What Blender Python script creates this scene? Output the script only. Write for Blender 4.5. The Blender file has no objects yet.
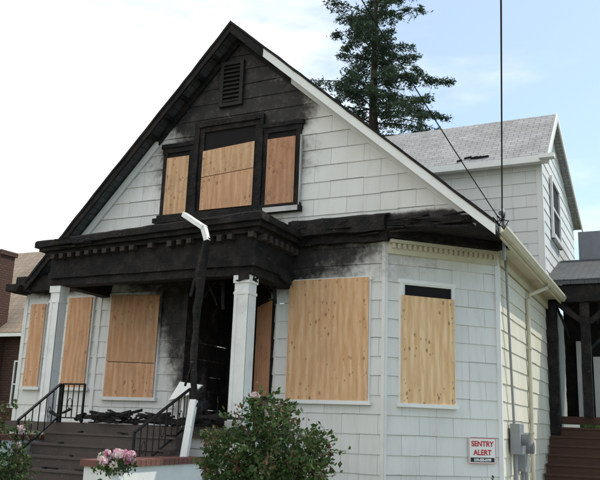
import bpy, math, random
import numpy as np
from mathutils import Vector, Matrix, noise
random.seed(7); rng=np.random.default_rng(7)
S=math.sqrt(.5)
scene=bpy.context.scene
# ------------------------------------------------------------------ materials
def newmat(name):
    m=bpy.data.materials.new(name); m.use_nodes=True
    nt=m.node_tree; b=nt.nodes['Principled BSDF']; b.inputs['Roughness'].default_value=.85
    try: b.inputs['Specular IOR Level'].default_value=.25
    except: pass
    return m,nt,b
def N(nt,t,**k):
    n=nt.nodes.new(t)
    for a,v in k.items(): setattr(n,a,v)
    return n
def mixc(nt,fac,a,b,mode='MIX'):
    n=N(nt,'ShaderNodeMix',data_type='RGBA',blend_type=mode)
    for i,x in ((0,fac),(6,a),(7,b)):
        if hasattr(x,'is_output') : nt.links.new(x,n.inputs[i])
        else:
            n.inputs[i].default_value = x if i==0 else (*x,1)
    return n.outputs[2]
def noise_tex(nt,scale,detail=4,rough=.55,vec=None,sc=None):
    n=N(nt,'ShaderNodeTexNoise'); n.inputs['Scale'].default_value=scale; n.inputs['Detail'].default_value=detail; n.inputs['Roughness'].default_value=rough
    if vec is None:
        vec=N(nt,'ShaderNodeNewGeometry').outputs['Position']
    if sc is not None:
        mp=N(nt,'ShaderNodeMapping'); mp.inputs['Scale'].default_value=sc; nt.links.new(vec,mp.inputs[0]); vec=mp.outputs[0]
    nt.links.new(vec,n.inputs['Vector'])
    return n.outputs['Fac']
def ramp(nt,x,a,b,c0=0.,c1=1.):
    n=N(nt,'ShaderNodeMapRange'); n.interpolation_type='SMOOTHSTEP'
    nt.links.new(x,n.inputs[0]); n.inputs[1].default_value=a;n.inputs[2].default_value=b;n.inputs[3].default_value=c0;n.inputs[4].default_value=c1
    return n.outputs[0]
def math_(nt,op,a,b):
    n=N(nt,'ShaderNodeMath',operation=op)
    for i,x in enumerate((a,b)):
        if hasattr(x,'is_output'): nt.links.new(x,n.inputs[i])
        else: n.inputs[i].default_value=x
    return n.outputs[0]
def bump(nt,b,h,strength=.3,dist=.02):
    n=N(nt,'ShaderNodeBump'); n.inputs['Strength'].default_value=strength; n.inputs['Distance'].default_value=dist
    nt.links.new(h,n.inputs['Height']); nt.links.new(n.outputs[0],b.inputs['Normal'])
def blob(nt,pos,c,r):
    a=N(nt,'ShaderNodeVectorMath',operation='SUBTRACT'); nt.links.new(pos,a.inputs[0]); a.inputs[1].default_value=c
    d=N(nt,'ShaderNodeVectorMath',operation='DIVIDE'); nt.links.new(a.outputs[0],d.inputs[0]); d.inputs[1].default_value=r
    l=N(nt,'ShaderNodeVectorMath',operation='LENGTH'); nt.links.new(d.outputs[0],l.inputs[0])
    return ramp(nt,l.outputs['Value'],.55,1.3,1.,0.)
SOOT=[((-7.4,11.75,7.75),(1.5,2,1.6)),((-7.3,11.75,6.3),(1.7,2,1.0)),((-6.5,11.75,7.25),(1.1,2,.7)),
      ((-7.3,12.6,4.40),(3.4,3,.72)),((-7.3,12.6,3.3),(1.05,2.5,3.0)),((-6.3,11.9,4.62),(1.2,1.2,.42)),((-7.9,12.4,3.7),(.95,1.6,1.5)),((-3.6,12.3,4.9),(1.8,1.5,.16)),((-11.2,11.7,4.3),(.9,1,.45))]
def add_soot(nt,col,amount=.97,sootcol=(.012,.011,.010)):
    pos=N(nt,'ShaderNodeNewGeometry').outputs['Position']
    m=None
    for c,r in SOOT:
        x=blob(nt,pos,c,r); m=x if m is None else math_(nt,'MAXIMUM',m,x)
    n1=noise_tex(nt,2.2,6,.65); n2=noise_tex(nt,11,5,.7)
    nn=math_(nt,'ADD',math_(nt,'MULTIPLY',n1,1.0),math_(nt,'MULTIPLY',n2,.55))
    t=math_(nt,'ADD',m,math_(nt,'SUBTRACT',math_(nt,'MULTIPLY',nn,1.2),.93))
    core=ramp(nt,t,.36,.90)
    haze=ramp(nt,t,.0,.7,0,.6)
    gate=ramp(nt,m,.0,.12)
    haze=math_(nt,'MULTIPLY',haze,gate); core=math_(nt,'MULTIPLY',core,gate)
    col=mixc(nt,haze,col,(.14,.105,.08))
    core=math_(nt,'MULTIPLY',core,amount)
    spot=ramp(nt,noise_tex(nt,4,7,.75),.47,.68)
    sc=mixc(nt,spot,sootcol,(.060,.048,.041))
    sc=mixc(nt,ramp(nt,noise_tex(nt,7,7,.8),.60,.68,0,.5),sc,(.15,.13,.115))
    return mixc(nt,core,col,sc)
def siding_mat(name,base,soot=True):
    m,nt,b=newmat(name)
    uv=N(nt,'ShaderNodeUVMap')
    br=N(nt,'ShaderNodeTexBrick'); br.offset=.5
    nt.links.new(uv.outputs[0],br.inputs['Vector'])
    br.inputs['Scale'].default_value=1; br.inputs['Brick Width'].default_value=.61; br.inputs['Row Height'].default_value=.3
    br.inputs['Mortar Size'].default_value=.0035; br.inputs['Mortar Smooth'].default_value=.1
    br.inputs['Color1'].default_value=(*base,1); br.inputs['Color2'].default_value=(*[c*.92 for c in base],1)
    br.inputs['Mortar'].default_value=(*[c*.45 for c in base],1)
    col=br.outputs['Color']
    st=ramp(nt,noise_tex(nt,1.3,6,.6,sc=(1,1,.35)),.42,.78,0,.5)
    col=mixc(nt,st,col,tuple(c*f for c,f in zip(base,(.78,.75,.70))))
    dr=ramp(nt,noise_tex(nt,3,5,.7,sc=(3,3,.25)),.50,.8,0,.42)
    col=mixc(nt,dr,col,(.40,.37,.32))
    sp=ramp(nt,noise_tex(nt,30,2),.72,.76,0,.5); col=mixc(nt,sp,col,(.3,.28,.26))
    if soot: col=add_soot(nt,col)
    nt.links.new(col,b.inputs['Base Color']); b.inputs['Roughness'].default_value=.6
    bump(nt,b,noise_tex(nt,25,4,sc=(1,1,1)),.12,.01)
    return m
def paint_mat(name,base,soot=False,rough=.55,dirt=.4):
    m,nt,b=newmat(name)
    col=mixc(nt,ramp(nt,noise_tex(nt,2.5,6,.65),.42,.8,0,dirt),base,tuple(c*.6 for c in base))
    col=mixc(nt,ramp(nt,noise_tex(nt,22,4,.7),.62,.72,0,dirt),col,(.25,.22,.19))
    if soot: col=add_soot(nt,col)
    nt.links.new(col,b.inputs['Base Color']); b.inputs['Roughness'].default_value=rough
    bump(nt,b,noise_tex(nt,18,4),.15,.01)
    return m
def char_mat(name='charred_wood',ash=.5,bs=.5):
    m,nt,b=newmat(name)
    col=mixc(nt,ramp(nt,noise_tex(nt,4,6,.7),.4,.7),(.007,.007,.007),(.030,.023,.019))
    col=mixc(nt,ramp(nt,noise_tex(nt,9,6,.75,sc=(1,1,3)),.6,.75,0,ash),col,(.17,.15,.13))
    nt.links.new(col,b.inputs['Base Color']); b.inputs['Roughness'].default_value=.8
    v=N(nt,'ShaderNodeTexVoronoi'); v.inputs['Scale'].default_value=24
    nt.links.new(N(nt,'ShaderNodeNewGeometry').outputs['Position'],v.inputs['Vector'])
    bump(nt,b,v.outputs['Distance'],bs,.015)
    return m
def ply_mat(name,base,seed,mott=.35,soot=False):
    m,nt,b=newmat(name)
    tc=N(nt,'ShaderNodeUVMap').outputs[0]
    mp=N(nt,'ShaderNodeMapping'); mp.inputs['Location'].default_value=(seed*3.7,seed*1.3,seed); nt.links.new(tc,mp.inputs[0]); v=mp.outputs[0]
    g=noise_tex(nt,2.2,5,.6,vec=v,sc=(9,.9,1)); g2=noise_tex(nt,14,4,.6,vec=v,sc=(8,.5,1))
    w=N(nt,'ShaderNodeTexWave'); w.wave_type='BANDS'; w.bands_direction='X'; w.inputs['Scale'].default_value=2.4; w.inputs['Distortion'].default_value=11; w.inputs['Detail'].default_value=2.5; w.inputs['Detail Scale'].default_value=.6
    mp2=N(nt,'ShaderNodeMapping'); mp2.inputs['Scale'].default_value=(1,.28,1); nt.links.new(v,mp2.inputs[0]); nt.links.new(mp2.outputs[0],w.inputs['Vector'])
    d=tuple(c*f for c,f in zip(base,(.82,.70,.58)))
    col=mixc(nt,ramp(nt,g,.38,.68),base,d)
    col=mixc(nt,math_(nt,'MULTIPLY',w.outputs['Fac'],.5),col,tuple(c*f for c,f in zip(base,(.74,.56,.40))))
    col=mixc(nt,ramp(nt,g2,.5,.75,0,.3),col,tuple(c*.6 for c in base))
    for sc_,sx,sz,lo in ((3.1,1.5,.85,.13),(5.5,1.3,.7,.12)):
        vo=N(nt,'ShaderNodeTexVoronoi'); vo.voronoi_dimensions='2D'; vo.inputs['Scale'].default_value=sc_; mp3=N(nt,'ShaderNodeMapping'); mp3.inputs['Scale'].default_value=(sx,sz,1); mp3.inputs['Location'].default_value=(sc_,1,0); nt.links.new(v,mp3.inputs[0]); nt.links.new(mp3.outputs[0],vo.inputs['Vector'])
        gate=ramp(nt,noise_tex(nt,1.7,2,.5,vec=v,sc=(1.3,1.3,1)),.47,.56)
        k=math_(nt,'MULTIPLY',ramp(nt,vo.outputs['Distance'],.03,lo,.8,0),gate)
        col=mixc(nt,k,col,(.22,.10,.04))
    col=mixc(nt,ramp(nt,noise_tex(nt,1.6,6,.7,vec=v),.45,.75,0,mott),col,(.32,.20,.13))
    if soot:
        col=mixc(nt,ramp(nt,noise_tex(nt,3.5,6,.75),.52,.72,0,.6),col,(.10,.07,.05))
    nt.links.new(col,b.inputs['Base Color']); b.inputs['Roughness'].default_value=.7
    bump(nt,b,g2,.15,.01)
    return m
def shingle_mat(name,c1,c2,bw=.3,rh=.14,mot=.3):
    m,nt,b=newmat(name)
    uv=N(nt,'ShaderNodeUVMap'); br=N(nt,'ShaderNodeTexBrick'); br.offset=.5
    nt.links.new(uv.outputs[0],br.inputs['Vector']); br.inputs['Scale'].default_value=1
    br.inputs['Brick Width'].default_value=bw; br.inputs['Row Height'].default_value=rh; br.inputs['Mortar Size'].default_value=.008
    br.inputs['Color1'].default_value=(*c1,1); br.inputs['Color2'].default_value=(*c2,1); br.inputs['Mortar'].default_value=(*[c*.4 for c in c2],1)
    col=mixc(nt,ramp(nt,noise_tex(nt,.9,7,.75),.45,.75,0,mot),br.outputs['Color'],(.09,.085,.075))
    col=mixc(nt,ramp(nt,noise_tex(nt,14,4,.7),.45,.7,0,.35),col,tuple(c*.55 for c in c2))
    nt.links.new(col,b.inputs['Base Color']); bump(nt,b,br.outputs['Fac'],-.5,.02)
    return m
def leaf_mat(name,c1,c2,c3=None,scale=1.5,trans=.25):
    m,nt,b=newmat(name)
    col=mixc(nt,ramp(nt,noise_tex(nt,scale,3),.35,.65),c1,c2)
    if c3: col=mixc(nt,ramp(nt,noise_tex(nt,scale*5,3),.58,.68,0,.8),col,c3)
    nt.links.new(col,b.inputs['Base Color']); b.inputs['Roughness'].default_value=.6
    t=N(nt,'ShaderNodeBsdfTranslucent'); nt.links.new(col,t.inputs[0])
    mx=N(nt,'ShaderNodeMixShader'); mx.inputs[0].default_value=trans
    nt.links.new(b.outputs[0],mx.inputs[1]); nt.links.new(t.outputs[0],mx.inputs[2])
    nt.links.new(mx.outputs[0],nt.nodes['Material Output'].inputs[0])
    return m
def plain(name,c,rough=.6,metal=0,var=.25):
    m,nt,b=newmat(name)
    col=mixc(nt,ramp(nt,noise_tex(nt,6,5,.65),.4,.75,0,var),c,tuple(x*.5 for x in c))
    nt.links.new(col,b.inputs['Base Color']); b.inputs['Roughness'].default_value=rough; b.inputs['Metallic'].default_value=metal
    return m
SB=(.74,.735,.705)
M_side=siding_mat('white_shingle_siding',SB)
M_sideR=siding_mat('cream_shingle_siding',(.72,.67,.55),soot=False)
M_white=paint_mat('white_trim_paint',(.80,.80,.77),dirt=.3)
M_whites=paint_mat('sooted_trim_paint',(.74,.73,.70),soot=True)
M_cream=paint_mat('cream_cornice_paint',(.60,.55,.42),dirt=.5)
M_char=char_mat(); M_char2=char_mat('charred_wood_ashy',.9)
M_dark=plain('dark_interior',(.012,.011,.011),.9)
M_roof=shingle_mat('grey_asphalt_shingles',(.40,.40,.395),(.31,.31,.315),.3,.14,.45)
M_roofd=shingle_mat('dark_asphalt_shingles',(.10,.105,.11),(.07,.075,.08))
M_tile=shingle_mat('brown_tile_roof',(.32,.25,.19),(.25,.20,.155),.25,.3)
M_brick=shingle_mat('red_brick',(.12,.06,.045),(.09,.05,.04),.22,.075,.2)
M_ply=[ply_mat('plywood_%d'%i,c,i,mo,so_) for i,(c,mo,so_) in enumerate([((.78,.52,.31),.25,0),((.86,.62,.37),.12,0),((.62,.38,.23),.55,0),((.70,.47,.29),.3,1),((.68,.42,.26),.35,0),((.52,.29,.18),.6,1)])]
M_steel=plain('grey_painted_steel',(.28,.29,.30),.5,.2)
M_iron=plain('black_iron',(.015,.015,.016),.5,.4)
M_brown=plain('brown_stair_wood',(.085,.045,.033),.8)
M_conc=plain('concrete',(.34,.33,.31),.9)
M_step=paint_mat('worn_step_paint',(.085,.066,.058),dirt=.8)
M_redcap=plain('red_brick_cap',(.18,.085,.068),.85)
# ------------------------------------------------------------------ mesh builder
class MB:
    def __init__(s): s.v=[];s.f=[];s.uv=[];s.mi=[]
    def face(s,pts,uv=None,mi=0):
        i=len(s.v); s.v+= [tuple(p) for p in pts]; s.f.append(tuple(range(i,i+len(pts))))
        if uv is None:
            a=Vector(pts[0]);b_=Vector(pts[1]);n=(b_-a).cross(Vector(pts[-1])-a)
            if n.length>0:n.normalize()
            if abs(n.z)>.9: uv=[(p[0],p[1]) for p in pts]
            else:
                h=Vector((-n.y,n.x,0)); h.normalize(); w=n.cross(h)
                uv=[(Vector(p).dot(h),Vector(p).dot(w)) for p in pts]
        s.uv+=list(uv); s.mi.append(mi)
    def hexa(s,P,mi=0):
        for q in ((0,3,2,1),(4,5,6,7),(0,1,5,4),(1,2,6,5),(2,3,7,6),(3,0,4,7)): s.face([P[k] for k in q],mi=mi)
    def box(s,x0,x1,y0,y1,z0,z1,mi=0):
        s.hexa([(x0,y0,z0),(x1,y0,z0),(x1,y1,z0),(x0,y1,z0),(x0,y0,z1),(x1,y0,z1),(x1,y1,z1),(x0,y1,z1)],mi)
    def obox(s,p0,d,t0,t1,z0,z1,o0,o1,mi=0):
        n=(d[1],-d[0])
        def q(t,o,z): return (p0[0]+d[0]*t+n[0]*o,p0[1]+d[1]*t+n[1]*o,z)
        s.hexa([q(t0,o1,z0),q(t1,o1,z0),q(t1,o0,z0),q(t0,o0,z0),q(t0,o1,z1),q(t1,o1,z1),q(t1,o0,z1),q(t0,o0,z1)],mi)
    def beam(s,a,b,w,h,mi=0,up=(0,0,1)):
        a=Vector(a);b=Vector(b);d=(b-a).normalized();u=Vector(up)
        if abs(d.dot(u))>.98:u=Vector((0,1,0))
        r=d.cross(u).normalized();u=r.cross(d)
        P=[]
        for e in (a,b):
            P.append([e-r*w/2-u*h/2,e+r*w/2-u*h/2,e+r*w/2+u*h/2,e-r*w/2+u*h/2])
        s.hexa([*P[0],*P[1]],mi)
    def tube(s,pts,rad,n=8,mi=0):
        pts=[Vector(p) for p in pts]; rings=[]
        for i,p in enumerate(pts):
            d=(pts[min(i+1,len(pts)-1)]-pts[max(i-1,0)]).normalized()
            u=Vector((0,0,1)) if abs(d.z)<.9 else Vector((0,1,0))
            r=d.cross(u).normalized();w=r.cross(d); R_=rad[i] if hasattr(rad,'__len__') else rad
            rings.append([p+r*math.cos(a)*R_+w*math.sin(a)*R_ for a in [2*math.pi*k/n for k in range(n)]])
        for i in range(len(rings)-1):
            for k in range(n): s.face([rings[i][k],rings[i][(k+1)%n],rings[i+1][(k+1)%n],rings[i+1][k]],mi=mi)
        s.face(rings[0][::-1],mi=mi); s.face(rings[-1],mi=mi)
    def obj(s,name,mats,parent=None,smooth=False,jitter=0,sub=0,weld=False):
        me=bpy.data.meshes.new(name); me.from_pydata(s.v,[],s.f)
        ul=me.uv_layers.new(name='UVMap'); ul.data.foreach_set('uv',[c for u in s.uv for c in u])
        me.polygons.foreach_set('material_index',s.mi)
        if not isinstance(mats,(list,tuple)): mats=[mats]
        for m in mats: me.materials.append(m)
        if jitter or weld:
            import bmesh
            bm=bmesh.new(); bm.from_mesh(me)
            bmesh.ops.remove_doubles(bm,verts=bm.verts,dist=.0005)
            if jitter:
                for _ in range(5):
                    ed=[e for e in bm.edges if e.calc_length()>sub]
                    if not ed: break
                    bmesh.ops.subdivide_edges(bm,edges=ed,cuts=1,use_grid_fill=True)
                bmesh.ops.triangulate(bm,faces=[f for f in bm.faces if len(f.verts)>4])
                for v in bm.verts:
                    q=noise.noise_vector(v.co*3.1)*1.0+noise.noise_vector(v.co*11)*.7
                    v.co+=q*jitter
            bm.to_mesh(me); bm.free()
        if smooth: me.polygons.foreach_set('use_smooth',[True]*len(me.polygons))
        me.update()
        o=bpy.data.objects.new(name,me); scene.collection.objects.link(o)
        if parent: o.parent=parent
        return o
def empty(name,loc=(0,0,0)):
    e=bpy.data.objects.new(name,None); e.location=(0,0,0); scene.collection.objects.link(e); return e
def span(poly,z):
    xs=[]
    for i in range(len(poly)):
        (a,za),(b,zb)=poly[i],poly[(i+1)%len(poly)]
        if abs(za-zb)<1e-6:
            if abs(za-z)<1e-6: xs+=[a,b]
        elif min(za,zb)-1e-6<=z<=max(za,zb)+1e-6: xs.append(a+(b-a)*(z-za)/(zb-za))
    return (min(xs),max(xs)) if xs else None
rs=random.Random(21)
def siding(mb,p0,d,poly,H=.3,mi=0):
    n=(d[1],-d[0])
    z0=min(z for _,z in poly);z1=max(z for _,z in poly)
    brk=sorted(set([z0,z1]+[k*H for k in range(int(z0/H),int(z1/H)+2) if z0<k*H<z1]+[z for _,z in poly]))
    def q(t,o,z): return (p0[0]+d[0]*t+n[0]*o,p0[1]+d[1]*t+n[1]*o,z)
    for a,b in zip(brk[:-1],brk[1:]):
        if b-a<1e-4: continue
        sa=span(poly,a+1e-5);sb=span(poly,b-1e-5)
        if not sa or not sb: continue
        k=math.floor((a+1e-4)/H); bottom=abs(a-k*H)<1e-3
        def off(z): return .004+.014*(1-(z-k*H)/H)
        oa,ob=off(a),off(b)
        W=.61; sh=.305 if k%2 else 0
        lo=min(sa[0],sb[0]);hi=max(sa[1],sb[1])
        cuts=[lo]+[c for c in np.arange(math.floor(lo/W)*W+sh-W,hi+W,W) if lo+.02<c<hi-.02]+[hi]
        for c0,c1 in zip(cuts[:-1],cuts[1:]):
            A0,A1=max(c0,sa[0]),min(c1,sa[1]); B0,B1=max(c0,sb[0]),min(c1,sb[1])
            if A0>=A1 and B0>=B1: continue
            if A0>A1: A0=A1=min(max(c0,sa[0]),sa[1])
            if B0>B1: B0=B1=min(max(c0,sb[0]),sb[1]) if c0>=sb[1] else min(max(c1,sb[0]),sb[1])
            if bottom:
                dz0=rs.uniform(-.004,.006); dz1=dz0+rs.uniform(-.003,.003); do=rs.uniform(0,.004)
            else: dz0=dz1=do=0
            P=[q(A0,oa+do,a+dz0),q(A1,oa+do,a+dz1),q(B1,ob,b),q(B0,ob,b)]
            mb.face(P,[(A0,a+.0045),(A1,a+.0045),(B1,b-.0045),(B0,b-.0045)],mi)
            if bottom: mb.face([q(A0,.0,a+dz0),q(A1,.0,a+dz1),q(A1,oa+do,a+dz1),q(A0,oa+do,a+dz0)],[(A0+.05,a+.02)]*4,mi)
# =================================================================== WHITE HOUSE
H=empty('white_house')
Yb=11.75
mb=MB()
gz=8.80; gx=-7.17; sr=.882; sl=1.078
zb=4.78
XL=-11.85
siding(mb,(0,Yb),(1,0),[(gx,gz),(gx-(gz-zb)/sl,zb),(gx+(gz-zb)/sr,zb)])
siding(mb,(0,Yb),(1,0),[(XL,.4),(-7.95,.4),(-7.95,zb),(-10.9,zb),(XL,3.95)])
siding(mb,(-7.95,Yb),(0,1),[(0,.4),(1.6,.4),(1.6,zb),(0,zb)])
siding(mb,(0,13.35),(1,0),[(-7.95,.4),(-6.9,.4),(-6.9,zb),(-7.95,zb)])
siding(mb,(-6.9,13.35),(0,-1),[(0,.4),(.8,.4),(.8,zb),(0,zb)])
siding(mb,(-6.9,12.55),(S,-S),[(0,.4),(.8/S,.4),(.8/S,zb),(0,zb)])
siding(mb,(0,Yb),(1,0),[(-6.1,.4),(-4.18,.4),(-4.18,zb),(-6.1,zb)])
FC=(-4.18,Yb); FL=1.49/S
siding(mb,FC,(S,S),[(0,.4),(FL,.4),(FL,zb-.03),(0,zb-.03)])
siding(mb,(0,18.64),(1,0),[(-9.5,4.3),(-2.69,4.3),(-2.69,8.25),(-9.5,8.25)])
mb.obj('front_walls',M_side,H)
mb=MB()
siding(mb,(-2.69,13.24),(0,1),[(0,.4),(5.4,.4),(5.4,zb),(0,zb)])
mb.obj('side_wall',M_sideR,H)
mb=MB()
siding(mb,(-2.69,18.64),(0,1),[(0,4.8),(6.3,4.8),(6.3,8.0),(1.65,9.70),(0,8.2)])
siding(mb,(XL,18.64),(0,-1),[(0,.4),(6.9,.4),(6.9,3.9),(0,3.9)])
mb.obj('wing_gable_wall',siding_mat('wing_siding',SB,soot=False),H)
mb=MB()
mb.box(XL+.02,-7.96,11.78,18.6,0,.42); mb.box(-7.94,-2.72,13.4,18.6,0,.42)
mb.hexa([(-6.88,12.58,0),(-6.08,11.8,0),(-4.2,11.8,0),(-2.72,13.3,0),(-6.88,12.58,.42),(-6.08,11.8,.42),(-4.2,11.8,.42),(-2.72,13.3,.42)])
mb.box(-11.3,-2.75,18.7,24.9,0,4.75)
mb.obj('foundation',M_conc,H)
mb=MB()
mb.obox(FC,(1,0),-.045,.012,.4,zb-.04,-.0,.026); mb.obox(FC,(S,S),-.004,.04,.4,zb-.04,.0,.028)
mb.obox(FC,(S,S),FL-.06,FL+.01,.4,zb-.06,0,.030); mb.obox((-2.69,13.24),(0,1),-.01,.07,.4,zb-.06,0,.032)
mb.obox((0,Yb),(1,0),-9.99,-9.90,.4,4.6,0,.03)
mb.obox((0,Yb),(1,0),XL-.02,XL+.07,.4,3.9,0,.03)
mb.obox((0,Yb),(1,0),-8.03,-7.93,.4,4.6,0,.03)
mb.obox((-6.9,12.55),(S,-S),.8/S-.05,.8/S+.01,.4,4.6,0,.03)
mb.obox((-2.69,18.64),(0,1),-.01,.1,4.8,8.1,0,.03); mb.obox((0,18.64),(1,0),-2.8,-2.68,4.8,8.15,0,.03)
mb.obj('corner_boards',M_whites,H)
def slope_roof(mb,xr,zr,x1,z1,y0,y1,th=.11,mi=0):
    mb.hexa([(xr,y0,zr-th),(x1,y0,z1-th),(x1,y1,z1-th),(xr,y1,zr-th),(xr,y0,zr),(x1,y0,z1),(x1,y1,z1),(xr,y1,zr)],mi)
yr=11.43
xL=-11.6; zL=8.94-sl*(gx-xL)*1.0
xR=-2.34; zR=4.67
mb=MB(); slope_roof(mb,gx,8.94,xR,zR,yr+.02,20.0); slope_roof(mb,gx,8.94,xL,zL,yr+.02,20.0)
mb.obj('main_roof',M_roofd,H)
def rake(mb,xa,za,xb,zb_,y0,y1,top,bot,mi=0):
    mb.hexa([(xa,y0,za+bot),(xb,y0,zb_+bot),(xb,y1,zb_+bot),(xa,y1,za+bot),(xa,y0,za+top),(xb,y0,zb_+top),(xb,y1,zb_+top),(xa,y1,za+top)],mi)
def lr(x): return 8.94-(x-gx)*(8.94-zR)/(xR-gx)
def ll(x): return 8.94-(gx-x)*(8.94-zL)/(gx-xL)
mb=MB(); rake(mb,-6.45,lr(-6.45),xR,zR,yr-.03,yr+.015,-.03,-.20)
rake(mb,-6.0,lr(-6.0),xR-.35,lr(xR-.35),Yb-.06,Yb-.025,-.15,-.28)
rake(mb,-8.85,ll(-8.85),-10.95,ll(-10.95),Yb-.06,Yb-.025,-.17,-.36)
mb.obj('rake_board_white',M_white,H)
mb=MB(); rake(mb,gx,8.94,-6.45,lr(-6.45),yr-.032,yr+.015,-.04,-.22); rake(mb,gx,8.94,xL,zL,yr-.03,yr+.015,-.02,-.18)
rake(mb,gx,8.94,xL,zL,yr-.05,yr+.03,.03,-.03); rake(mb,gx,8.94,xR,zR,yr-.05,yr+.03,.025,-.03)
rake(mb,gx,8.94,-8.85,ll(-8.85),Yb-.06,Yb-.025,-.17,-.33); rake(mb,gx,8.94,-6.0,lr(-6.0),Yb-.06,Yb-.025,-.15,-.3)
mb.obj('rake_board_charred',M_char,H,jitter=.010,sub=.12)
mb=MB()
for x in np.arange(-8.9,-7.3,.33): mb.box(x,x+.05,yr+.02,Yb,ll(x)-.2,ll(x)-.12)
for x in np.arange(-7.05,-6.2,.33): mb.box(x,x+.05,yr+.02,Yb,lr(x)-.22,lr(x)-.14)
mb.obj('rake_lookouts',M_char,H)
mb=MB()
mb.face([(-4.18,Yb,4.745),(-2.36,yr+.02,4.745),(-2.36,13.2,4.745),(-2.69,13.24,4.745)])
mb.obj('corner_soffit',M_char,H)
mb=MB(); mb.box(-2.68,-2.36,13.22,18.6,4.62,4.66); mb.box(-2.66,-2.62,13.25,18.6,4.40,4.62)
mb.box(-2.365,-2.335,11.9,18.62,4.52,4.68)
mb.obj('side_soffit',M_cream,H)
mb=MB()
prof=[(0,-.0),(.0,-.10),(.07,-.10),(.12,-.03),(.12,.01),(.10,.01),(.10,-.02),(.06,-.08),(.02,-.08),(.02,0)]
ys=(11.7,18.7)
for i in range(len(prof)):
    a=prof[i];b=prof[(i+1)%len(prof)]
    mb.face([(-2.33+a[0],ys[0],4.66+a[1]),(-2.33+b[0],ys[0],4.66+b[1]),(-2.33+b[0],ys[1],4.66+b[1]),(-2.33+a[0],ys[1],4.66+a[1])])
mb.face([(-2.33+p[0],ys[0],4.66+p[1]) for p in prof])
mb.obj('gutter',M_cream,H)
mb=MB(); mb.tube([(-2.27,16.2,4.57),(-2.3,16.2,4.48),(-2.60,15.9,4.3),(-2.63,15.85,4.2),(-2.63,15.85,.5)],.04)
for z in (1.6,3.2): mb.box(-2.69,-2.58,15.8,15.9,z,z+.03)
mb.obj('downspout',M_cream,H,smooth=False)
mb=MB()
mb.box(-5.85,-4.12,11.50,11.76,4.70,4.93); mb.box(-5.8,-4.1,11.62,11.77,4.56,4.70)
mb.hexa([(-5.85,11.5,4.93),(-4.1,11.5,4.93),(-4.1,11.74,5.02),(-5.85,11.74,5.02),(-5.85,11.5,4.95),(-4.1,11.5,4.95),(-4.1,11.74,5.04),(-5.85,11.74,5.04)])
mb.box(-4.12,-2.75,11.60,11.76,4.70,4.86)
mb.obox(FC,(S,S),-.02,FL-.02,4.60,4.74,.0,.20)
mb.obj('charred_bay_eave',M_char2,H,jitter=.018,sub=.12)
mb=MB(); r_=random.Random(3)
for i in range(36):
    x=r_.uniform(-5.8,-2.9); y=11.5+r_.uniform(0,.15); z=4.68+r_.uniform(-.03,.22)
    a=r_.uniform(-.2,.2); L_=r_.uniform(.15,.5); mb.beam((x,y,z),(x+L_*math.cos(a),y+r_.uniform(-.05,.05),z+L_*math.sin(a)*.5),.04,.025)
for i in range(26):
    x=r_.uniform(-10.1,-5.9); y=10.11+r_.uniform(-.01,.1); z=4.64+r_.uniform(0,.15)-.04*(-5.6-x)
    a=r_.uniform(-.1,.1); L_=r_.uniform(.15,.5); mb.beam((x,y,z),(x+L_*math.cos(a),y+r_.uniform(-.03,.03),z+L_*math.sin(a)*.5),.03,.015)
mb.obj('charred_splinters',M_char2,H)
mb=MB()
mb.obox(FC,(S,S),0.03,FL-.03,4.53,4.585,.0,.14); mb.obox(FC,(S,S),0.03,FL-.03,4.36,4.53,.0,.06)
t=.08
while t<FL-.1: mb.obox(FC,(S,S),t,t+.05,4.45,4.525,.06,.11); t+=.095
mb.obj('dentil_cornice',M_cream,H)
def sag(mb):
    nv=[]
    for x,y,z in mb.v:
        k=max(0,min(1,(z-3.9)/.85)); nv.append((x,y,z-.19*k*max(0,(-5.6-x)/4.58)))
    mb.v=nv
PX0,PX1,PY=-10.18,-5.60,10.12
mb=MB()
def ring(mb,o,z0,z1,w,mi=0):
    x0,x1,y=PX0+o,PX1-o,PY+o
    mb.box(x0,x1,y,y+w,z0,z1,mi); mb.box(x1-w,x1,y+w+.002,Yb-.03,z0,z1,mi); mb.box(x0,x0+w,y+w+.002,Yb-.03,z0,z1,mi)
ring(mb,0,4.66,4.77,.14); ring(mb,.06,4.58,4.658,.2); ring(mb,.14,4.50,4.578,.15); ring(mb,.22,4.12,4.498,.1); ring(mb,.20,3.98,4.118,.3);ring(mb,.25,3.84,3.978,.24)
sag(mb); mb.obj('porch_entablature',M_char2,H,jitter=.009,sub=.16)
mb=MB()
x=PX0+.3
while x<PX1-.25:
    if r_.random()<.84: mb.box(x,x+.09,PY+.10,PY+.22,4.40+r_.uniform(-.01,.02),4.50)
    x+=.19
y=PY+.3
while y<Yb-.1: mb.box(PX1-.22,PX1-.10,y,y+.09,4.40,4.50); y+=.19
sag(mb); mb.obj('porch_dentils',plain('scorched_dentil_wood',(.050,.040,.033),.8,0,.8),H)
mb=MB()
mb.hexa([(PX0,PY,4.772),(PX1,PY,4.772),(PX1,Yb,4.772),(PX0,Yb,4.772),(PX0+.02,PY+.02,4.80),(PX1-.02,PY+.02,4.80),(PX1-.6,Yb,5.0),(PX0+.3,Yb,5.0)])
mb.box(PX0+.3,PX1-.3,PY+.4,Yb-.01,4.30,4.34)
sag(mb); mb.obj('porch_roof',M_char,H,jitter=.012,sub=.2)
mb=MB(); mb.box(-7.93,-6.2,11.76,13.34,4.3,4.34)
for i in range(14):
    x=-9.8+i*.3; mb.box(x,x+.05,10.75,11.7,4.2,4.3)
mb.obj('porch_ceiling_joists',M_char,H)
mb=MB()
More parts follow.
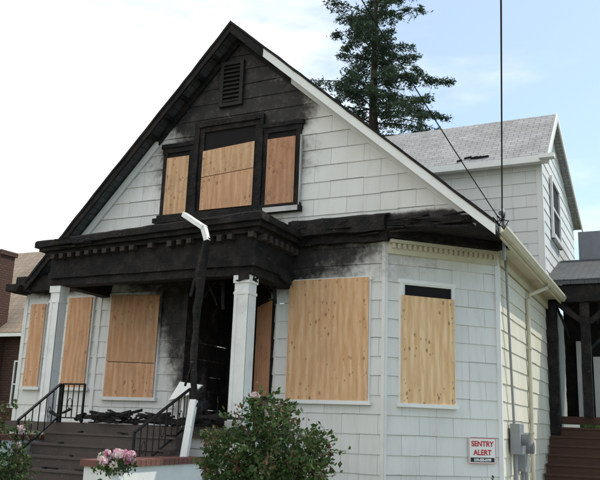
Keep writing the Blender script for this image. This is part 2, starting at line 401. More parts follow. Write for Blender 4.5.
for i in range(20):
    x=r_.uniform(-7.6,-5.9); y=r_.uniform(10.6,12.6); z=r_.uniform(3.9,4.25); mb.beam((x,y,z),(x+r_.uniform(-.4,.4),y+r_.uniform(-.2,.2),z-r_.uniform(.1,.7)),.05,.03)
mb.beam((-6.05,10.7,4.2),(-5.75,11.5,3.9),.07,.09); mb.beam((-6.0,10.6,3.75),(-5.85,11.65,4.15),.06,.08)
mb.obj('hanging_debris',M_char2,H,jitter=.015,sub=.12)
mb=MB(); mb.box(-12.0,-11.75,11.3,18.6,3.98,4.12); mb.box(-11.95,-10.0,11.5,11.74,4.0,4.3)
mb.obj('left_eave',M_char,H,jitter=.010,sub=.2)
def column(x,y,name,mat,ztop=3.84,w=.25):
    mb=MB(); h=w/2
    mb.box(x-h,x+h,y-h,y+h,1.5,ztop-.12)
    mb.box(x-h-.02,x+h+.02,y-h-.02,y+h+.02,ztop-.12,ztop-.002); mb.box(x-h-.03,x+h+.03,y-h-.03,y+h+.03,1.46,1.62)
    mb.box(x-h-.012,x+h+.012,y-h-.012,y+h+.012,ztop-.3,ztop-.26)
    for s_ in (-1,1):
        mb.box(x+s_*(h-.03)-.03,x+s_*(h-.03)+.03,y-h-.008,y-h+.01,1.62,ztop-.3)
    mb.obj(name,mat,H)
M_colw=paint_mat('column_paint',(.80,.80,.77),dirt=.5)
column(-6.04,10.5,'porch_column',M_colw); column(-9.84,10.5,'porch_column_b',M_colw,w=.20)
mb=MB(); mb.box(-6.19,-5.89,10.35,10.65,3.76,3.9); mb.obj('column_scorch',M_char,H,jitter=.03,sub=.06)
mb=MB(); mb.box(-10.3,-5.7,10.05,13.3,1.36,1.5)
mb.obj('porch_floor',M_step,H)
mb=MB(); siding(mb,(0,10.15),(1,0),[(-10.25,.0),(-5.75,.0),(-5.75,1.36),(-10.25,1.36)]); siding(mb,(-5.75,10.15),(0,1),[(0,0),(1.6,0),(1.6,1.36),(0,1.36)])
mb.obj('porch_base',M_side,H)
mb=MB(); mb.box(-7.85,-6.95,13.28,13.33,1.5,4.0); mb.obj('burnt_doorway',M_dark,H)
mb=MB(); mb.box(-7.95,-7.83,13.2,13.34,1.5,4.1); mb.box(-6.99,-6.9,13.2,13.34,1.5,4.1); mb.box(-7.83,-6.99,13.22,13.34,3.6,3.72); mb.box(-7.83,-6.99,13.2,13.34,4.0,4.1)
for i in range(7): mb.beam((-7.8+i*.12,13.1,1.5),(-7.8+i*.15,13.1+r_.uniform(-.2,.1),2.2+r_.uniform(0,1.2)),.05,.05)
mb.obj('door_frame',M_char2,H,jitter=.01,sub=.15)
def window(p0,d,t0,t1,z0,z1,frame,name,board=None,bz=None,fw=.09,bpad=0,seed=0,tilt=0,seams=(),alt=None):
    mb=MB()
    mb.obox(p0,d,t0-fw,t0,z0,z1,0,.055); mb.obox(p0,d,t1,t1+fw,z0,z1,0,.055)
    mb.obox(p0,d,t0-fw-.02,t1+fw+.02,z1,z1+fw,0,.06); mb.obox(p0,d,t0-fw-.03,t1+fw+.03,z0-.06,z0,0,.095)
    mb.obj(name+'_frame',frame,H)
    mb=MB(); mb.obox(p0,d,t0,t1,z0,z1,.020,.027); mb.obj(name+'_opening',M_dark,H)
    if board is not None:
        b0,b1=bz if bz else (z0-.02,z1+.02)
        edges=[b0]+list(seams)+[b1]
        for i,(a,b) in enumerate(zip(edges[:-1],edges[1:])):
            mb=MB(); nx=(d[1],-d[0])
            o0,o1=.062,.078+.003*i
            T0=tilt if i>0 or not seams else 0; T1=tilt
            def q(t,o,z,T): return (p0[0]+d[0]*t+nx[0]*o,p0[1]+d[1]*t+nx[1]*o,z+T*(t-t0))
            A,B=t0-bpad,t1+bpad
            g=.006
            P=[q(A,o1,a+g,T0),q(B,o1,a+g,T0),q(B,o0,a+g,T0),q(A,o0,a+g,T0),q(A,o1,b-g,T1),q(B,o1,b-g,T1),q(B,o0,b-g,T1),q(A,o0,b-g,T1)]
            mb.hexa(P); mb.uv=[(u+seed+i*5.3,v+i*2.1) for u,v in mb.uv]
            for k in range(6):
                for tt in (A+.05,B-.05):
                    z=a+.08+(b-a-.16)*k/5; mb.obox(p0,d,tt-.007,tt+.007,z-.007,z+.007,o1,o1+.004,1)
            mb.obj(name+'_plywood',[M_ply[alt if (alt is not None and i==0) else board],M_steel],H)
F0=(0,Yb);X=(1,0)
window(F0,X,-5.82,-4.47,2.0,3.93,M_white,'bay_window',0,(1.95,3.98),bpad=.04,fw=.06)
window(FC,(S,S),.30,1.19,1.99,3.90,M_white,'corner_window',1,(1.95,3.70),bpad=.035,fw=.06,seed=2)
mb=MB(); mb.obox(FC,(S,S),.30,.33,3.70,3.9,.027,.05); mb.obox(FC,(S,S),.33,1.19,3.872,3.9,.027,.052); mb.obj('corner_window_sash',M_whites,H)
window((-6.9,12.55),(S,-S),.15,.95,2.05,3.65,M_char,'bay_side_window',5,(2.0,3.68),bpad=.04,seed=5,fw=.05)
window(F0,X,-9.60,-8.55,1.98,3.84,M_whites,'porch_window',2,(1.93,3.87),bpad=.03,seed=7,tilt=-.03,fw=.07,seams=(2.62,),alt=4)
window(F0,X,-10.66,-10.12,2.14,3.84,M_whites,'porch_side_window',4,(2.1,3.86),bpad=.02,seed=9,fw=.06)
window(F0,X,-11.62,-11.28,2.14,3.75,M_whites,'far_window',4,(2.1,3.77),bpad=.02,seed=11,fw=.04)
def gwin(t0,t1,z0,z1,b,bz,name,seams=(),seed=0,tilt=0,alt=None):
    window(F0,X,t0,t1,z0,z1,M_char,name,b,bz,fw=.10,seams=seams,seed=seed,tilt=tilt,alt=alt)
gwin(-8.60,-8.10,5.36,6.60,3,(5.36,6.50),'attic_window_l',seed=3)
gwin(-7.79,-6.69,5.36,6.92,3,(5.38,6.54),'attic_window_m',seams=(6.02,),seed=6,tilt=.06,alt=4)
gwin(-6.42,-5.86,5.36,6.72,5,(5.36,6.60),'attic_window_r',seed=8)
mb=MB()
mb.box(-8.0,-7.89,Yb-.09,Yb-.02,5.3,7.05); mb.box(-6.59,-6.52,Yb-.09,Yb-.02,5.3,7.05); mb.box(-8.0,-6.52,Yb-.10,Yb-.02,7.02,7.12); mb.box(-8.78,-5.70,Yb-.14,Yb-.02,5.2,5.295)
mb.box(-8.75,-7.99,Yb-.085,Yb-.02,6.70,6.78);mb.box(-6.52,-5.72,Yb-.085,Yb-.02,6.82,6.90)
mb.obj('attic_window_casing',M_char2,H,jitter=.012,sub=.1)
mb=MB(); mb.box(-5.75,-5.735,Yb-.10,Yb-.03,5.3,6.6); mb.box(-6.42,-5.74,Yb-.15,Yb-.141,5.2,5.29); mb.obj('attic_window_trim',paint_mat('scorched_white_paint',(.55,.54,.51),dirt=.9),H)
mb=MB(); x0,x1,z0,z1=-7.44,-7.08,7.45,8.22
mb.box(x0,x1,Yb-.03,Yb-.026,z0,z1)
mb.obj('attic_vent_back',M_dark,H)
mb=MB(); mb.box(x0-.07,x0,Yb-.08,Yb-.02,z0-.07,z1+.07); mb.box(x1,x1+.07,Yb-.08,Yb-.02,z0-.07,z1+.07); mb.box(x0,x1,Yb-.08,Yb-.02,z1,z1+.07); mb.box(x0,x1,Yb-.08,Yb-.02,z0-.07,z0)
z=z0+.02
while z<z1-.05: mb.hexa([(x0,Yb-.075,z),(x1,Yb-.075,z),(x1,Yb-.03,z+.05),(x0,Yb-.03,z+.05),(x0,Yb-.075,z+.015),(x1,Yb-.075,z+.015),(x1,Yb-.03,z+.065),(x0,Yb-.03,z+.065)]); z+=.085
mb.obj('attic_vent_louvres',plain('scorched_louvre',(.03,.027,.025),.8,0,.7),H)
mb=MB()
def yroof(mb,x0,x1,ya,za,yb_,zb_,th=.12):
    mb.hexa([(x0,ya,za-th),(x1,ya,za-th),(x1,yb_,zb_-th),(x0,yb_,zb_-th),(x0,ya,za),(x1,ya,za),(x1,yb_,zb_),(x0,yb_,zb_)])
yroof(mb,-10,-2.48,18.32,8.08,20.29,9.86); yroof(mb,-10,-2.48,20.29,9.86,25.4,8.05)
mb.obj('wing_roof',M_roof,H)
mb=MB()
def yr_board(mb,x0,x1,ya,za,yb_,zb_,t,b):
    mb.hexa([(x0,ya,za+b),(x1,ya,za+b),(x1,yb_,zb_+b),(x0,yb_,zb_+b),(x0,ya,za+t),(x1,ya,za+t),(x1,yb_,zb_+t),(x0,yb_,zb_+t)])
yr_board(mb,-2.475,-2.44,18.32,8.08,20.29,9.86,.01,-.2); yr_board(mb,-2.475,-2.44,20.29,9.86,25.4,8.05,.01,-.2)
mb.box(-10,-2.48,18.27,18.318,7.9,8.06); mb.box(-10,-2.48,18.32,18.62,7.94,7.96)
mb.box(-2.65,-2.3,18.1,18.32,7.93,8.03)
mb.obj('wing_trim',M_white,H)
mb=MB(); mb.box(-2.66,-2.645,20.0,21.25,6.5,7.95); mb.obj('wing_window_opening',M_dark,H)
mb=MB(); mb.box(-2.66,-2.60,19.88,20.0,6.4,8.05); mb.box(-2.66,-2.60,21.25,21.37,6.4,8.05); mb.box(-2.66,-2.60,20,21.25,7.95,8.05); mb.box(-2.66,-2.56,19.85,21.4,6.4,6.5); mb.box(-2.66,-2.61,20,21.25,7.2,7.26)
mb.obj('wing_window_frame',M_whites,H)
mb=MB()
for i in range(6):
    x=r_.uniform(-5.0,-4.1); y=r_.uniform(18.35,18.5); z=8.11+(y-18.32)*.9; mb.beam((x,y,z),(x+r_.uniform(.1,.35),y+.04,z+.04),.05,.03)
mb.obj('roof_debris',M_char,H)
# side entry porch
mb=MB()
mb.hexa([(-2.68,18.5,4.95),(.8,18.5,4.95),(.8,21.4,6.0),(-2.68,21.4,6.0),(-2.68,18.5,5.07),(.8,18.5,5.07),(.8,21.4,6.12),(-2.68,21.4,6.12)])
mb.obj('side_porch_roof',M_roofd,H)
mb=MB(); mb.box(-2.68,.8,18.55,18.75,4.55,4.94); mb.box(-2.66,-2.45,18.5,18.7,.2,4.55); mb.box(-1.95,-1.75,18.6,18.8,2.0,4.55); mb.box(-2.6,.8,21.0,21.2,3.9,5.9); mb.box(-2.6,-1.7,21.0,21.2,2,3.9)
mb.beam((-2.45,18.6,4.55),(-1.9,18.65,4.1),.1,.12); mb.beam((-1.75,18.7,4.1),(-1.2,18.65,4.55),.1,.12); mb.beam((-1.9,18.9,3.4),(-1.2,19.6,4.3),.08,.08)
for i in range(12): mb.beam((-2.5+i*.2,18.7,4.6),(-2.4+i*.2+r_.uniform(-.3,.3),18.9,4.6-r_.uniform(.1,.9)),.05,.04)
mb.obj('side_porch_frame',M_char2,H,jitter=.018,sub=.2)
mb=MB(); mb.box(-2.3,-2.2,20.8,20.98,2,3.9); mb.box(-1.9,-1.72,20.7,20.98,2,3.5); mb.box(-1.3,-1.2,19.2,19.3,2,3.0); mb.box(-1.5,.6,19.15,19.35,2.9,3.0); mb.box(-1.5,.6,19.15,19.35,2.2,2.26)
for i in range(12): mb.box(-1.45+i*.16,-1.40+i*.16,19.22,19.28,2.26,2.9)
mb.obj('side_porch_balustrade',M_whites,H)
mb=MB(); mb.box(-2.2,.9,21.5,23.5,5.9,6.9); mb.obj('side_upper_box',plain('grey_stucco',(.24,.25,.27),.8),H)
mb=MB(); mb.box(-2.66,.8,18.85,21,1.85,2.0)
for i in range(9):
    mb.box(-2.64,-.9,16.4+i*.27,16.4+(i+1)*.27+.03,.2+i*.19,.2+i*.19+.04); mb.box(-2.64,-.9,16.43+i*.27,16.46+i*.27,.0+i*.19,.2+i*.19)
mb.obj('side_stairs',M_brown,H)
st=MB()
for i in range(8):
    z=1.36-i*.17; y=10.05-i*.28; st.box(-9.15,-6.65,y-.28,y,max(0,z-.17),z-.03); st.box(-9.15,-6.65,y-.31,y,z-.03,z)
st.obj('front_steps',M_step,H)
# pedestals
def pedestal(x0,x1,y0,y1,z,name='stair_pedestal'):
    e=empty(name); mb=MB(); mb.box(x0,x1,y0,y1,0,z-.08); mb.obj('stucco_body',M_white,e)
    mb=MB()
    y=y0-.04
    while y<y1: mb.box(x0-.04,x1+.04,y,min(y+.095,y1+.04),z-.08,z+rs.uniform(-.004,.004)); y+=.105
    mb.obj('brick_cap',M_redcap,e)
pedestal(-9.75,-9.3,8.6,10.0,1.30); pedestal(-6.62,-6.25,7.8,9.9,1.10)
mb=MB()
for i in range(110):
    x=r_.uniform(-9.1,-6.2);y=r_.uniform(9.85,11.3);a=r_.uniform(0,3.14);L_=r_.uniform(.1,.7)
    z=1.53+r_.uniform(0,.14); mb.beam((x,y,z),(x+L_*math.cos(a),y+L_*math.sin(a)*.4,z+r_.uniform(-.03,.08)),r_.uniform(.03,.1),r_.uniform(.02,.05))
for i in range(12):
    k=r_.randint(0,3); x=r_.uniform(-9.0,-6.9);y=10.05-k*.28-.12;z=1.36-k*.17+.012; a=r_.uniform(0,6); mb.beam((x,y,z),(x+.18*math.cos(a),y+.06*math.sin(a),z+.01),.05,.02)
mb.obj('charred_debris',M_char2,None,jitter=.012,sub=.12)
mb=MB(); mb.hexa([(-7.2,10.3,1.9),(-6.75,10.25,2.0),(-6.75,10.29,2.0),(-7.2,10.34,1.9),(-7.15,10.5,2.2),(-6.7,10.45,2.15),(-6.7,10.49,2.15),(-7.15,10.54,2.2)]); mb.box(-7.0,-6.94,10.36,10.42,1.5,2.0); mb.box(-6.86,-6.8,10.33,10.39,1.5,2.02)
mb.obj('broken_panel',M_white,None)
def railing(name,a,b,h=.62,n=8):
    a=Vector(a);b=Vector(b);mb=MB()
    up=Vector((0,0,1))
    mb.beam(a+up*h,b+up*h,.045,.025); mb.beam(a+up*.08,b+up*.08,.03,.02)
    for i in range(n+1):
        p=a.lerp(b,i/n); r=.018 if i in(0,n) else .008
        mb.beam(p+up*(-.0 if i in (0,n) else .08),p+up*h,r*1.6,r*1.6)
    for i in range(n):
        if i%3==1:
            c=a.lerp(b,(i+.5)/n)+up*h*.5; dd=(b-a).normalized()
            mb.tube([c+dd*.045*math.cos(t)+up*.08*math.sin(t) for t in np.linspace(0,6.2,12)],.006,5)
    return mb.obj(name,M_iron)
railing('iron_railing',(-6.74,10.2,1.46),(-6.74,8.9,.80),.62,9)
railing('iron_railing',(-9.22,10.1,1.50),(-9.22,9.25,.90),.62,6)
railing('iron_railing',(-9.20,10.14,1.50),(-8.75,10.14,1.50),.62,4)
e=empty('fallen_downspout')
mb=MB(); mb.beam((-6.95,10.0,4.80),(-6.45,9.85,4.50),.10,.07); mb.beam((-6.47,9.86,4.52),(-6.40,9.86,4.30),.09,.07); mb.obj('gutter_elbow',M_white,e,jitter=.008,sub=.1)
mb=MB(); mb.tube([(-6.42,9.88,4.35),(-6.46,9.9,4.1),(-6.50,9.9,3.8),(-6.50,9.9,3.5),(-6.53,9.9,3.2),(-6.51,9.9,2.9),(-6.53,9.9,2.5),(-6.50,9.9,2.2),(-6.46,9.9,1.8)],[.055,.07,.085,.06,.06,.05,.055,.045,.05],9)
mb.beam((-6.55,9.88,3.9),(-6.62,9.85,3.45),.05,.02); mb.beam((-6.52,9.87,2.5),(-6.60,9.85,2.1),.04,.02)
mb.obj('charred_length',M_char2,e,jitter=.016,sub=.08)
mb=MB(); mb.beam((-6.46,9.88,1.9),(-6.42,9.55,.5),.10,.08); mb.obj('white_length',M_white,e)
# sign
e=empty('security_sign')
M_signw=plain('sign_white',(.78,.77,.74),.4,0,.1); M_red=plain('sign_red',(.5,.03,.03),.5,0,.1); M_ink=plain('sign_black',(.03,.03,.03),.5)
mb=MB(); mb.obox(FC,(S,S),1.47,1.97,1.10,1.50,.045,.055); mb.obj('plate',M_signw,e)
mb=MB()
for a in ((1.475,1.965,1.490,1.497),(1.475,1.965,1.103,1.110),(1.475,1.481,1.110,1.490),(1.959,1.965,1.110,1.490)): mb.obox(FC,(S,S),*a,.055,.057)
mb.obj('border',M_red,e)
mb=MB(); mb.obox(FC,(S,S),1.50,1.94,1.125,1.195,.055,.0565); mb.obj('phone_strip',M_ink,e)
def text(s,t,z,size,mat,name,o_=.058):
    cu=bpy.data.curves.new(name,'FONT'); cu.body=s; cu.size=size; cu.align_x='CENTER'; cu.extrude=.0012; cu.offset=.003; cu.materials.append(mat)
    o=bpy.data.objects.new(name,cu); scene.collection.objects.link(o)
    p=Vector((FC[0]+S*t+S*o_,FC[1]+S*t-S*o_,z))
    o.matrix_world=Matrix(((S,0,S,p.x),(S,0,-S,p.y),(0,1,0,p.z),(0,0,0,1))); o.parent=e
text('SENTRY',1.72,1.37,.115,M_red,'lettering_top'); text('ALERT',1.72,1.235,.115,M_red,'lettering_bottom'); text('510-555-0199',1.72,1.14,.055,M_signw,'phone_number',.060)
# meters
e=empty('electric_meter')
mb=MB(); mb.box(-2.64,-2.48,13.75,14.15,1.25,1.75); mb.box(-2.64,-2.5,14.3,14.7,.95,1.6); mb.obj('boxes',M_steel,e)
mb=MB(); mb.tube([(-2.48,13.95,1.5),(-2.36,13.95,1.5)],.11,16); mb.tube([(-2.5,14.5,1.35),(-2.38,14.5,1.35)],.10,16); mb.obj('glass_dials',plain('meter_glass',(.2,.21,.22),.15),e,)
mb=MB(); mb.tube([(-2.6,13.95,.1),(-2.6,13.95,1.25)],.035); mb.tube([(-2.6,13.9,1.75),(-2.6,13.6,4.0),(-2.6,13.55,4.6)],.022); mb.tube([(-2.58,14.5,.1),(-2.58,14.5,.95)],.03); mb.tube([(-2.6,14.9,.3),(-2.6,14.9,1.5)],.05); mb.obj('conduits',M_steel,e)
e=empty('service_mast')
mb=MB(); mb.tube([(-2.42,12.5,4.3),(-2.42,12.5,5.02)],.03); mb.tube([(-2.42,12.5,5.02),(-2.42,12.42,5.1),(-2.42,12.32,5.04)],[.035,.05,.045]); mb.box(-2.52,-2.32,12.35,12.45,4.75,4.85); mb.obj('mast',M_steel,e)
mb=MB()
for i in range(6):
    a=i*1.05; mb.tube([(-2.42,12.4,4.95),(-2.42+.12*math.cos(a),12.3,4.9+.12*math.sin(a)),(-2.42+.05*math.cos(a),12.25,4.75)],.008,5)
mb.obj('cable_loops',M_iron,e)
def wire(name,a,b,sagv,r=.012):
    a=Vector(a);b=Vector(b);mb=MB()
    mb.tube([a.lerp(b,t)-Vector((0,0,sagv*4*t*(1-t))) for t in np.linspace(0,1,30)],r,6); mb.obj(name,M_iron)
wire('power_line',(-2.4,12.3,4.95),(-2.4+.79/3.8*20.3,-8,4.95+.44*20.3),.25,.011)
wire('power_line',(-2.42,12.3,4.9),(-2.42-.58/4.3*14,-1.7,4.9+.42*14),.45,.009)
# neighbour
e=empty('brick_house')
mb=MB(); mb.box(-34,-17.6,18.5,28,0,4.0); mb.box(-20.3,-19.4,17.9,18.5,0,6.6); mb.box(-20.36,-19.34,17.84,18.56,6.6,6.75); mb.obj('walls',M_brick,e)
mb=MB()
mb.hexa([(-34,18.0,3.95),(-17.2,18.0,3.95),(-17.2,23.2,7.9),(-34,23.2,7.9),(-34,18.0,4.1),(-17.2,18.0,4.1),(-17.2,23.2,8.05),(-34,23.2,8.05)])
mb.hexa([(-34,23.2,7.9),(-17.2,23.2,7.9),(-17.2,28.5,3.95),(-34,28.5,3.95),(-34,23.2,8.05),(-17.2,23.2,8.05),(-17.2,28.5,4.1),(-34,28.5,4.1)])
mb.obj('tile_roof',M_tile,e)
mb=MB(); mb.face([(-17.62,18.5,4.0),(-17.62,28,4.0),(-17.62,23.2,7.8)]); mb.obj('gable',M_brick,e)
mb=MB(); mb.box(-18.75,-18.25,18.44,18.47,1.9,3.2); mb.box(-22,-21,18.44,18.47,1.9,3.2); mb.obj('window_glass',plain('window_glass',(.03,.035,.04),.1),e)
mb=MB()
for x0,x1 in ((-18.75,-18.25),(-22,-21)):
    mb.box(x0-.05,x0,18.40,18.48,1.85,3.25); mb.box(x1,x1+.05,18.40,18.48,1.85,3.25); mb.box(x0,x1,18.40,18.48,3.2,3.25); mb.box(x0-.1,x1+.1,18.36,18.48,1.80,1.86); mb.box(x0,x1,18.41,18.46,2.5,2.54)
mb.box(-34,-17.2,17.93,18.0,3.95,4.05)
mb.obj('white_trim',M_white,e)
# foliage
def leaf_cloud(name,centers,size,mat,parent=None,flat=0,aspect=.55,droop=0):
    C_=np.array(centers); n=len(C_)
    d=rng.normal(size=(n,3)); d[:,2]=d[:,2]*(1-flat)-droop; d/=np.linalg.norm(d,axis=1)[:,None]
    u=rng.normal(size=(n,3)); u-= (u*d).sum(1)[:,None]*d; u/=np.linalg.norm(u,axis=1)[:,None]
    nn=np.cross(d,u)
    s=size*rng.uniform(.6,1.3,n)[:,None]
    a=C_-d*s*.5; b=C_+d*s*.5; l=C_+u*s*aspect*.5+nn*s*.08; r=C_-u*s*aspect*.5+nn*s*.08
    V=np.stack([a,l,b,r],1).reshape(-1,3)
    F_=np.arange(n*4).reshape(n,4)
    me=bpy.data.meshes.new(name); me.from_pydata(V.tolist(),[],F_.tolist()); me.materials.append(mat); me.update()
    o=bpy.data.objects.new(name,me); scene.collection.objects.link(o)
    if parent:o.parent=parent
    return o
M_con=leaf_mat('conifer_needles',(.025,.052,.032),(.055,.09,.052),(.11,.14,.08),.9,.25)
M_bark=plain('bark',(.055,.042,.035),.9)
e=empty('redwood_tree'); TX,TY,TZ=-12.05,32.,26.4
mb=MB(); mb.tube([(TX,TY,0),(TX+.1,TY,8),(TX,TY,16),(TX+.05,TY,22),(TX,TY,TZ)],[.42,.34,.20,.09,.02],10)
cs=[]
rr=random.Random(12)
z=8.
while z<TZ-.2:
    for k in range(rr.choice((2,3,4))):
        az=rr.uniform(0,2*math.pi); L_=max(.35,(TZ-z)*.42*rr.uniform(.5,1.25)); L_=min(L_,4.1*rr.uniform(.6,1.1))
        dx,dy=math.cos(az),math.sin(az); rise=rr.uniform(.0,.45)
        pts=[]
        for i in range(9):
            t=i/8; pts.append(Vector((TX+dx*L_*t,TY+dy*L_*t,z+L_*(rise*t-.50*t*t+.2*t**3))))
        mb.tube(pts,[.035*(1-t/9)+.006 for t in range(9)],4)
        nt_=int(15*L_)+8
        for j in range(nt_):
            t=rr.uniform(.08,1)**.8; i=min(7,int(t*8)); p=pts[i].lerp(pts[i+1],t*8-i)
            w=.55*(1.15-t)*min(1.2,L_*.45)+.08; side=rr.uniform(-1,1)*w
            c0=p+Vector((-dy*side,dx*side,-abs(side)*.4-rr.uniform(0,.16)))
            for q in range(11):
                cs.append((c0.x+rr.gauss(0,.10),c0.y+rr.gauss(0,.10),c0.z+rr.gauss(0,.065)))
    z+=rr.uniform(.22,.46)*(1 if z<22 else .7)
mb.obj('trunk_and_limbs',M_bark,e); leaf_cloud('needle_sprays',cs,.18,M_con,e,flat=.4,aspect=.30,droop=.3)
M_rose=leaf_mat('rose_leaves',(.028,.062,.016),(.06,.11,.028),(.13,.055,.04),2.5,.2)
M_rose_new=leaf_mat('new_leaves',(.13,.05,.035),(.09,.10,.035),None,3,.25)
M_petal=leaf_mat('white_petals',(.78,.72,.70),(.72,.52,.54),None,9,.3)
M_pink=leaf_mat('pink_petals',(.62,.18,.32),(.75,.6,.65),(.8,.78,.75),14,.3)
M_stem=plain('green_stem',(.06,.07,.03),.7)
def bush(name,cx,cy,rx,ry,ztop,nst=26,seed=1,flowers=5,leaf=.06,base=.3):
    e=empty(name); R_=random.Random(seed); mb=MB(); cl=[];tips=[]
    for i in range(nst):
        az=R_.uniform(0,6.283); rad=math.sqrt(R_.random()); tx=cx+math.cos(az)*rx*rad; ty=cy+math.sin(az)*ry*rad
        tz=ztop*(1-.28*rad**2)*R_.uniform(.72,1.03); b=Vector((cx+math.cos(az)*.12,cy+math.sin(az)*.12,0)); t_=Vector((tx,ty,tz))
        mid=b.lerp(t_,.5)+Vector((math.cos(az)*rad*.12*rx,math.sin(az)*rad*.1,.1))
        pts=[b.lerp(mid,t)*(1-t)+mid.lerp(t_,t)*t for t in [k/8 for k in range(9)]]
        mb.tube(pts,[.012*(1-k/11) for k in range(9)],5); tips.append(pts[-1])
        for k in range(9):
            p0=pts[k]
            if p0.z<base: continue
            for s_ in range(3):
                a2=R_.uniform(0,6.283); l2=R_.uniform(.06,.24); q=p0+Vector((math.cos(a2)*l2,math.sin(a2)*l2,R_.uniform(-.05,.16)))
                mb.tube([p0,q],.0035,3)
                for m_ in range(10):
                    w=q.lerp(p0,R_.uniform(-.2,.8)); cl.append((w.x+R_.gauss(0,.035),w.y+R_.gauss(0,.035),w.z+R_.gauss(0,.035)))
    mb.obj('stems',M_stem,e)
    leaf_cloud('leaves',cl,leaf,M_rose,e,aspect=.6)
    cn=[(p.x+R_.gauss(0,.05),p.y+R_.gauss(0,.05),p.z+R_.uniform(-.08,.08)) for p in tips for _ in range(14)]
    leaf_cloud('new_shoots',cn,leaf*.9,M_rose_new,e)
    pc=[]
    for i in range(flowers):
        p=R_.choice(tips)+Vector((0,0,.04))
        for k in range(36):
            v=Vector((R_.gauss(0,1),R_.gauss(0,1),R_.gauss(0,.7))).normalized()*.035; pc.append(tuple(p+v))
    if pc: leaf_cloud('blossoms',pc,.05,M_petal,e,aspect=.9)
bush('rose_bush',-3.86,7.3,.66,.6,1.84,48,3,3,.064)
bush('rose_bush',-7.5,7.2,.42,.4,1.68,20,5,8,.06)
bush('rose_bush',-1.9,9.0,.5,.4,1.0,14,9,2,.06,.2)
e=empty('flower_bouquet'); bx,by=-5.35,6.8; mb=MB()
mb.tube([(bx,by,0),(bx,by,.05),(bx,by,.07),(bx,by,.72),(bx,by,.74),(bx,by,.78)],[.2,.2,.12,.12,.17,.17],14); mb.obj('pedestal_stand',M_conc,e)
mb=MB(); mb.tube([(bx,by,.78),(bx,by,.84),(bx,by,.98),(bx,by,1.04),(bx,by,1.06)],[.05,.085,.095,.075,.09],16); mb.obj('vase',M_white,e,smooth=True)
R_=random.Random(4); mb=MB(); fc=[];fw_=[];gl=[]
for i in range(26):
    a=R_.uniform(0,6.28);r=math.sqrt(R_.random())*.17; p=Vector((bx+math.cos(a)*r,by+math.sin(a)*r,1.2+R_.uniform(-.05,.1)-r*.35))
    mb.tube([(bx+math.cos(a)*.04,by+math.sin(a)*.04,.95),tuple(p)],.004,4)
    for k in range(40):
        v=Vector((R_.gauss(0,1),R_.gauss(0,1),R_.gauss(0,1))).normalized()*.035; (fc if i%3==0 else fw_).append(tuple(p+v))
    for k in range(8): gl.append((p.x+R_.gauss(0,.05),p.y+R_.gauss(0,.05),p.z-.08+R_.gauss(0,.03)))
mb.obj('stems',M_stem,e); leaf_cloud('pink_blossoms',fc,.035,M_pink,e,aspect=.9); leaf_cloud('white_blossoms',fw_,.035,M_petal,e,aspect=.9); leaf_cloud('greens',gl,.06,M_rose,e)
# ground
m,nt,b=newmat('lawn_grass')
col=mixc(nt,ramp(nt,noise_tex(nt,.6,6),.35,.65),(.07,.10,.035),(.16,.14,.08)); col=mixc(nt,ramp(nt,noise_tex(nt,30,4),.4,.7),col,(.05,.07,.03)); nt.links.new(col,b.inputs['Base Color']); bump(nt,b,noise_tex(nt,60,3),.6,.03); M_lawn=m
M_asph=plain('asphalt',(.05,.05,.052),.9)
mb=MB(); mb.face([(-600,-600,-.14),(600,-600,-.14),(600,600,-.14),(-600,600,-.14)]); mb.obj('ground',M_lawn)
mb=MB(); mb.box(-80,80,-3,60,-.13,0); mb.obj('lawn',M_lawn)
mb=MB(); mb.box(-80,80,-3.16,-3.003,-.135,.003); mb.obj('kerb',M_conc)
mb=MB(); mb.face([(-200,-13,-.136),(200,-13,-.136),(200,-3.16,-.136),(-200,-3.16,-.136)]); mb.obj('road',M_asph)
mb=MB()
for i in range(-20,20): mb.face([(i*4,-8.05,-.132),(i*4+2,-8.05,-.132),(i*4+2,-7.95,-.132),(i*4,-7.95,-.132)])
mb.obj('road_markings',M_white)
mb=MB(); mb.face([(-80,-1.2,.004),(80,-1.2,.004),(80,1.2,.004),(-80,1.2,.004)]); mb.face([(-8.6,1.2,.005),(-7.0,1.2,.005),(-7.0,7.7,.005),(-8.6,7.7,.005)]); mb.face([(-2.0,1.2,.005),(1.5,1.2,.005),(1.5,17,.005),(-2.0,17,.005)]); mb.obj('sidewalk',M_conc)
cs=[]
for i in range(60):
    a=math.radians(rr.uniform(40,150)); d=rr.uniform(75,95); cx,cy=d*math.cos(a),d*math.sin(a); hh=rr.uniform(3,6.5)
    for k in range(260):
        v=Vector((rr.gauss(0,1),rr.gauss(0,1),rr.gauss(0,1))).normalized()*rr.uniform(.6,1); cs.append((cx+v.x*4,cy+v.y*3,hh*.55+v.z*hh*.5))
leaf_cloud('distant_trees',cs,1.1,M_rose)
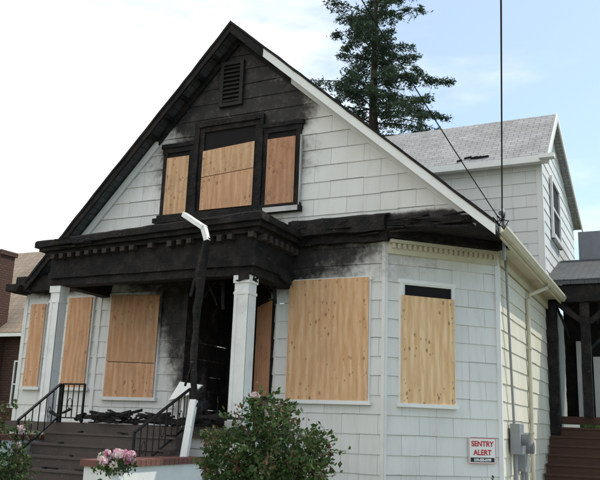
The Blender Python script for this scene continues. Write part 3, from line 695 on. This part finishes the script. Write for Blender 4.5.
# light
sun_el,sun_dir=math.radians(54),Vector((.70,.72,0)).normalized()
sv=Vector((sun_dir.x*math.cos(sun_el),sun_dir.y*math.cos(sun_el),math.sin(sun_el)))
sl_=bpy.data.lights.new('sun','SUN'); sl_.energy=3.6; sl_.angle=math.radians(.5); sl_.color=(1,.94,.84)
so=bpy.data.objects.new('sun',sl_); scene.collection.objects.link(so); so.rotation_euler=sv.to_track_quat('Z','Y').to_euler()
w=bpy.data.worlds.new('World'); scene.world=w; w.use_nodes=True; nt=w.node_tree; bg=nt.nodes['Background']
sky=N(nt,'ShaderNodeTexSky'); sky.sky_type='NISHITA'; sky.sun_disc=False; sky.sun_elevation=sun_el; sky.sun_rotation=math.atan2(sun_dir.x,sun_dir.y); sky.dust_density=.6; sky.air_density=1.0
skyc=mixc(nt,1.0,sky.outputs[0],(.95,1.22,1.25),'MULTIPLY')
tc=N(nt,'ShaderNodeTexCoord').outputs['Generated']
n1=noise_tex(nt,1.9,8,.56,vec=tc,sc=(1,1.4,3.6))
dp=N(nt,'ShaderNodeVectorMath',operation='DOT_PRODUCT'); nt.links.new(tc,dp.inputs[0]); dp.inputs[1].default_value=(-.80,-.25,.25)
f=math_(nt,'ADD',n1,math_(nt,'MULTIPLY',dp.outputs['Value'],.42))
f=ramp(nt,f,.44,.74,.24,.97)
col=mixc(nt,f,skyc,(10.3,10.25,10.0))
nt.links.new(col,bg.inputs[0]); bg.inputs[1].default_value=.15
# camera
fpx,yaw,p,rl=780.3,math.radians(26.01),math.radians(13.32),math.radians(2.09)
F=Vector((-math.sin(yaw)*math.cos(p),math.cos(yaw)*math.cos(p),math.sin(p))); Rt=Vector((math.cos(yaw),math.sin(yaw),0)); U=Rt.cross(F)
R2=Rt*math.cos(rl)+U*math.sin(rl); U2=U*math.cos(rl)-Rt*math.sin(rl)
ca=bpy.data.cameras.new('camera'); ca.sensor_width=36; ca.lens=fpx/600*36; ca.clip_end=2000; ca.clip_start=.05
co=bpy.data.objects.new('camera',ca); scene.collection.objects.link(co)
co.matrix_world=Matrix(((R2.x,U2.x,-F.x,0),(R2.y,U2.y,-F.y,0),(R2.z,U2.z,-F.z,1.6),(0,0,0,1)))
scene.camera=co
scene.view_settings.view_transform='Standard'; scene.view_settings.look='None'; scene.view_settings.exposure=0
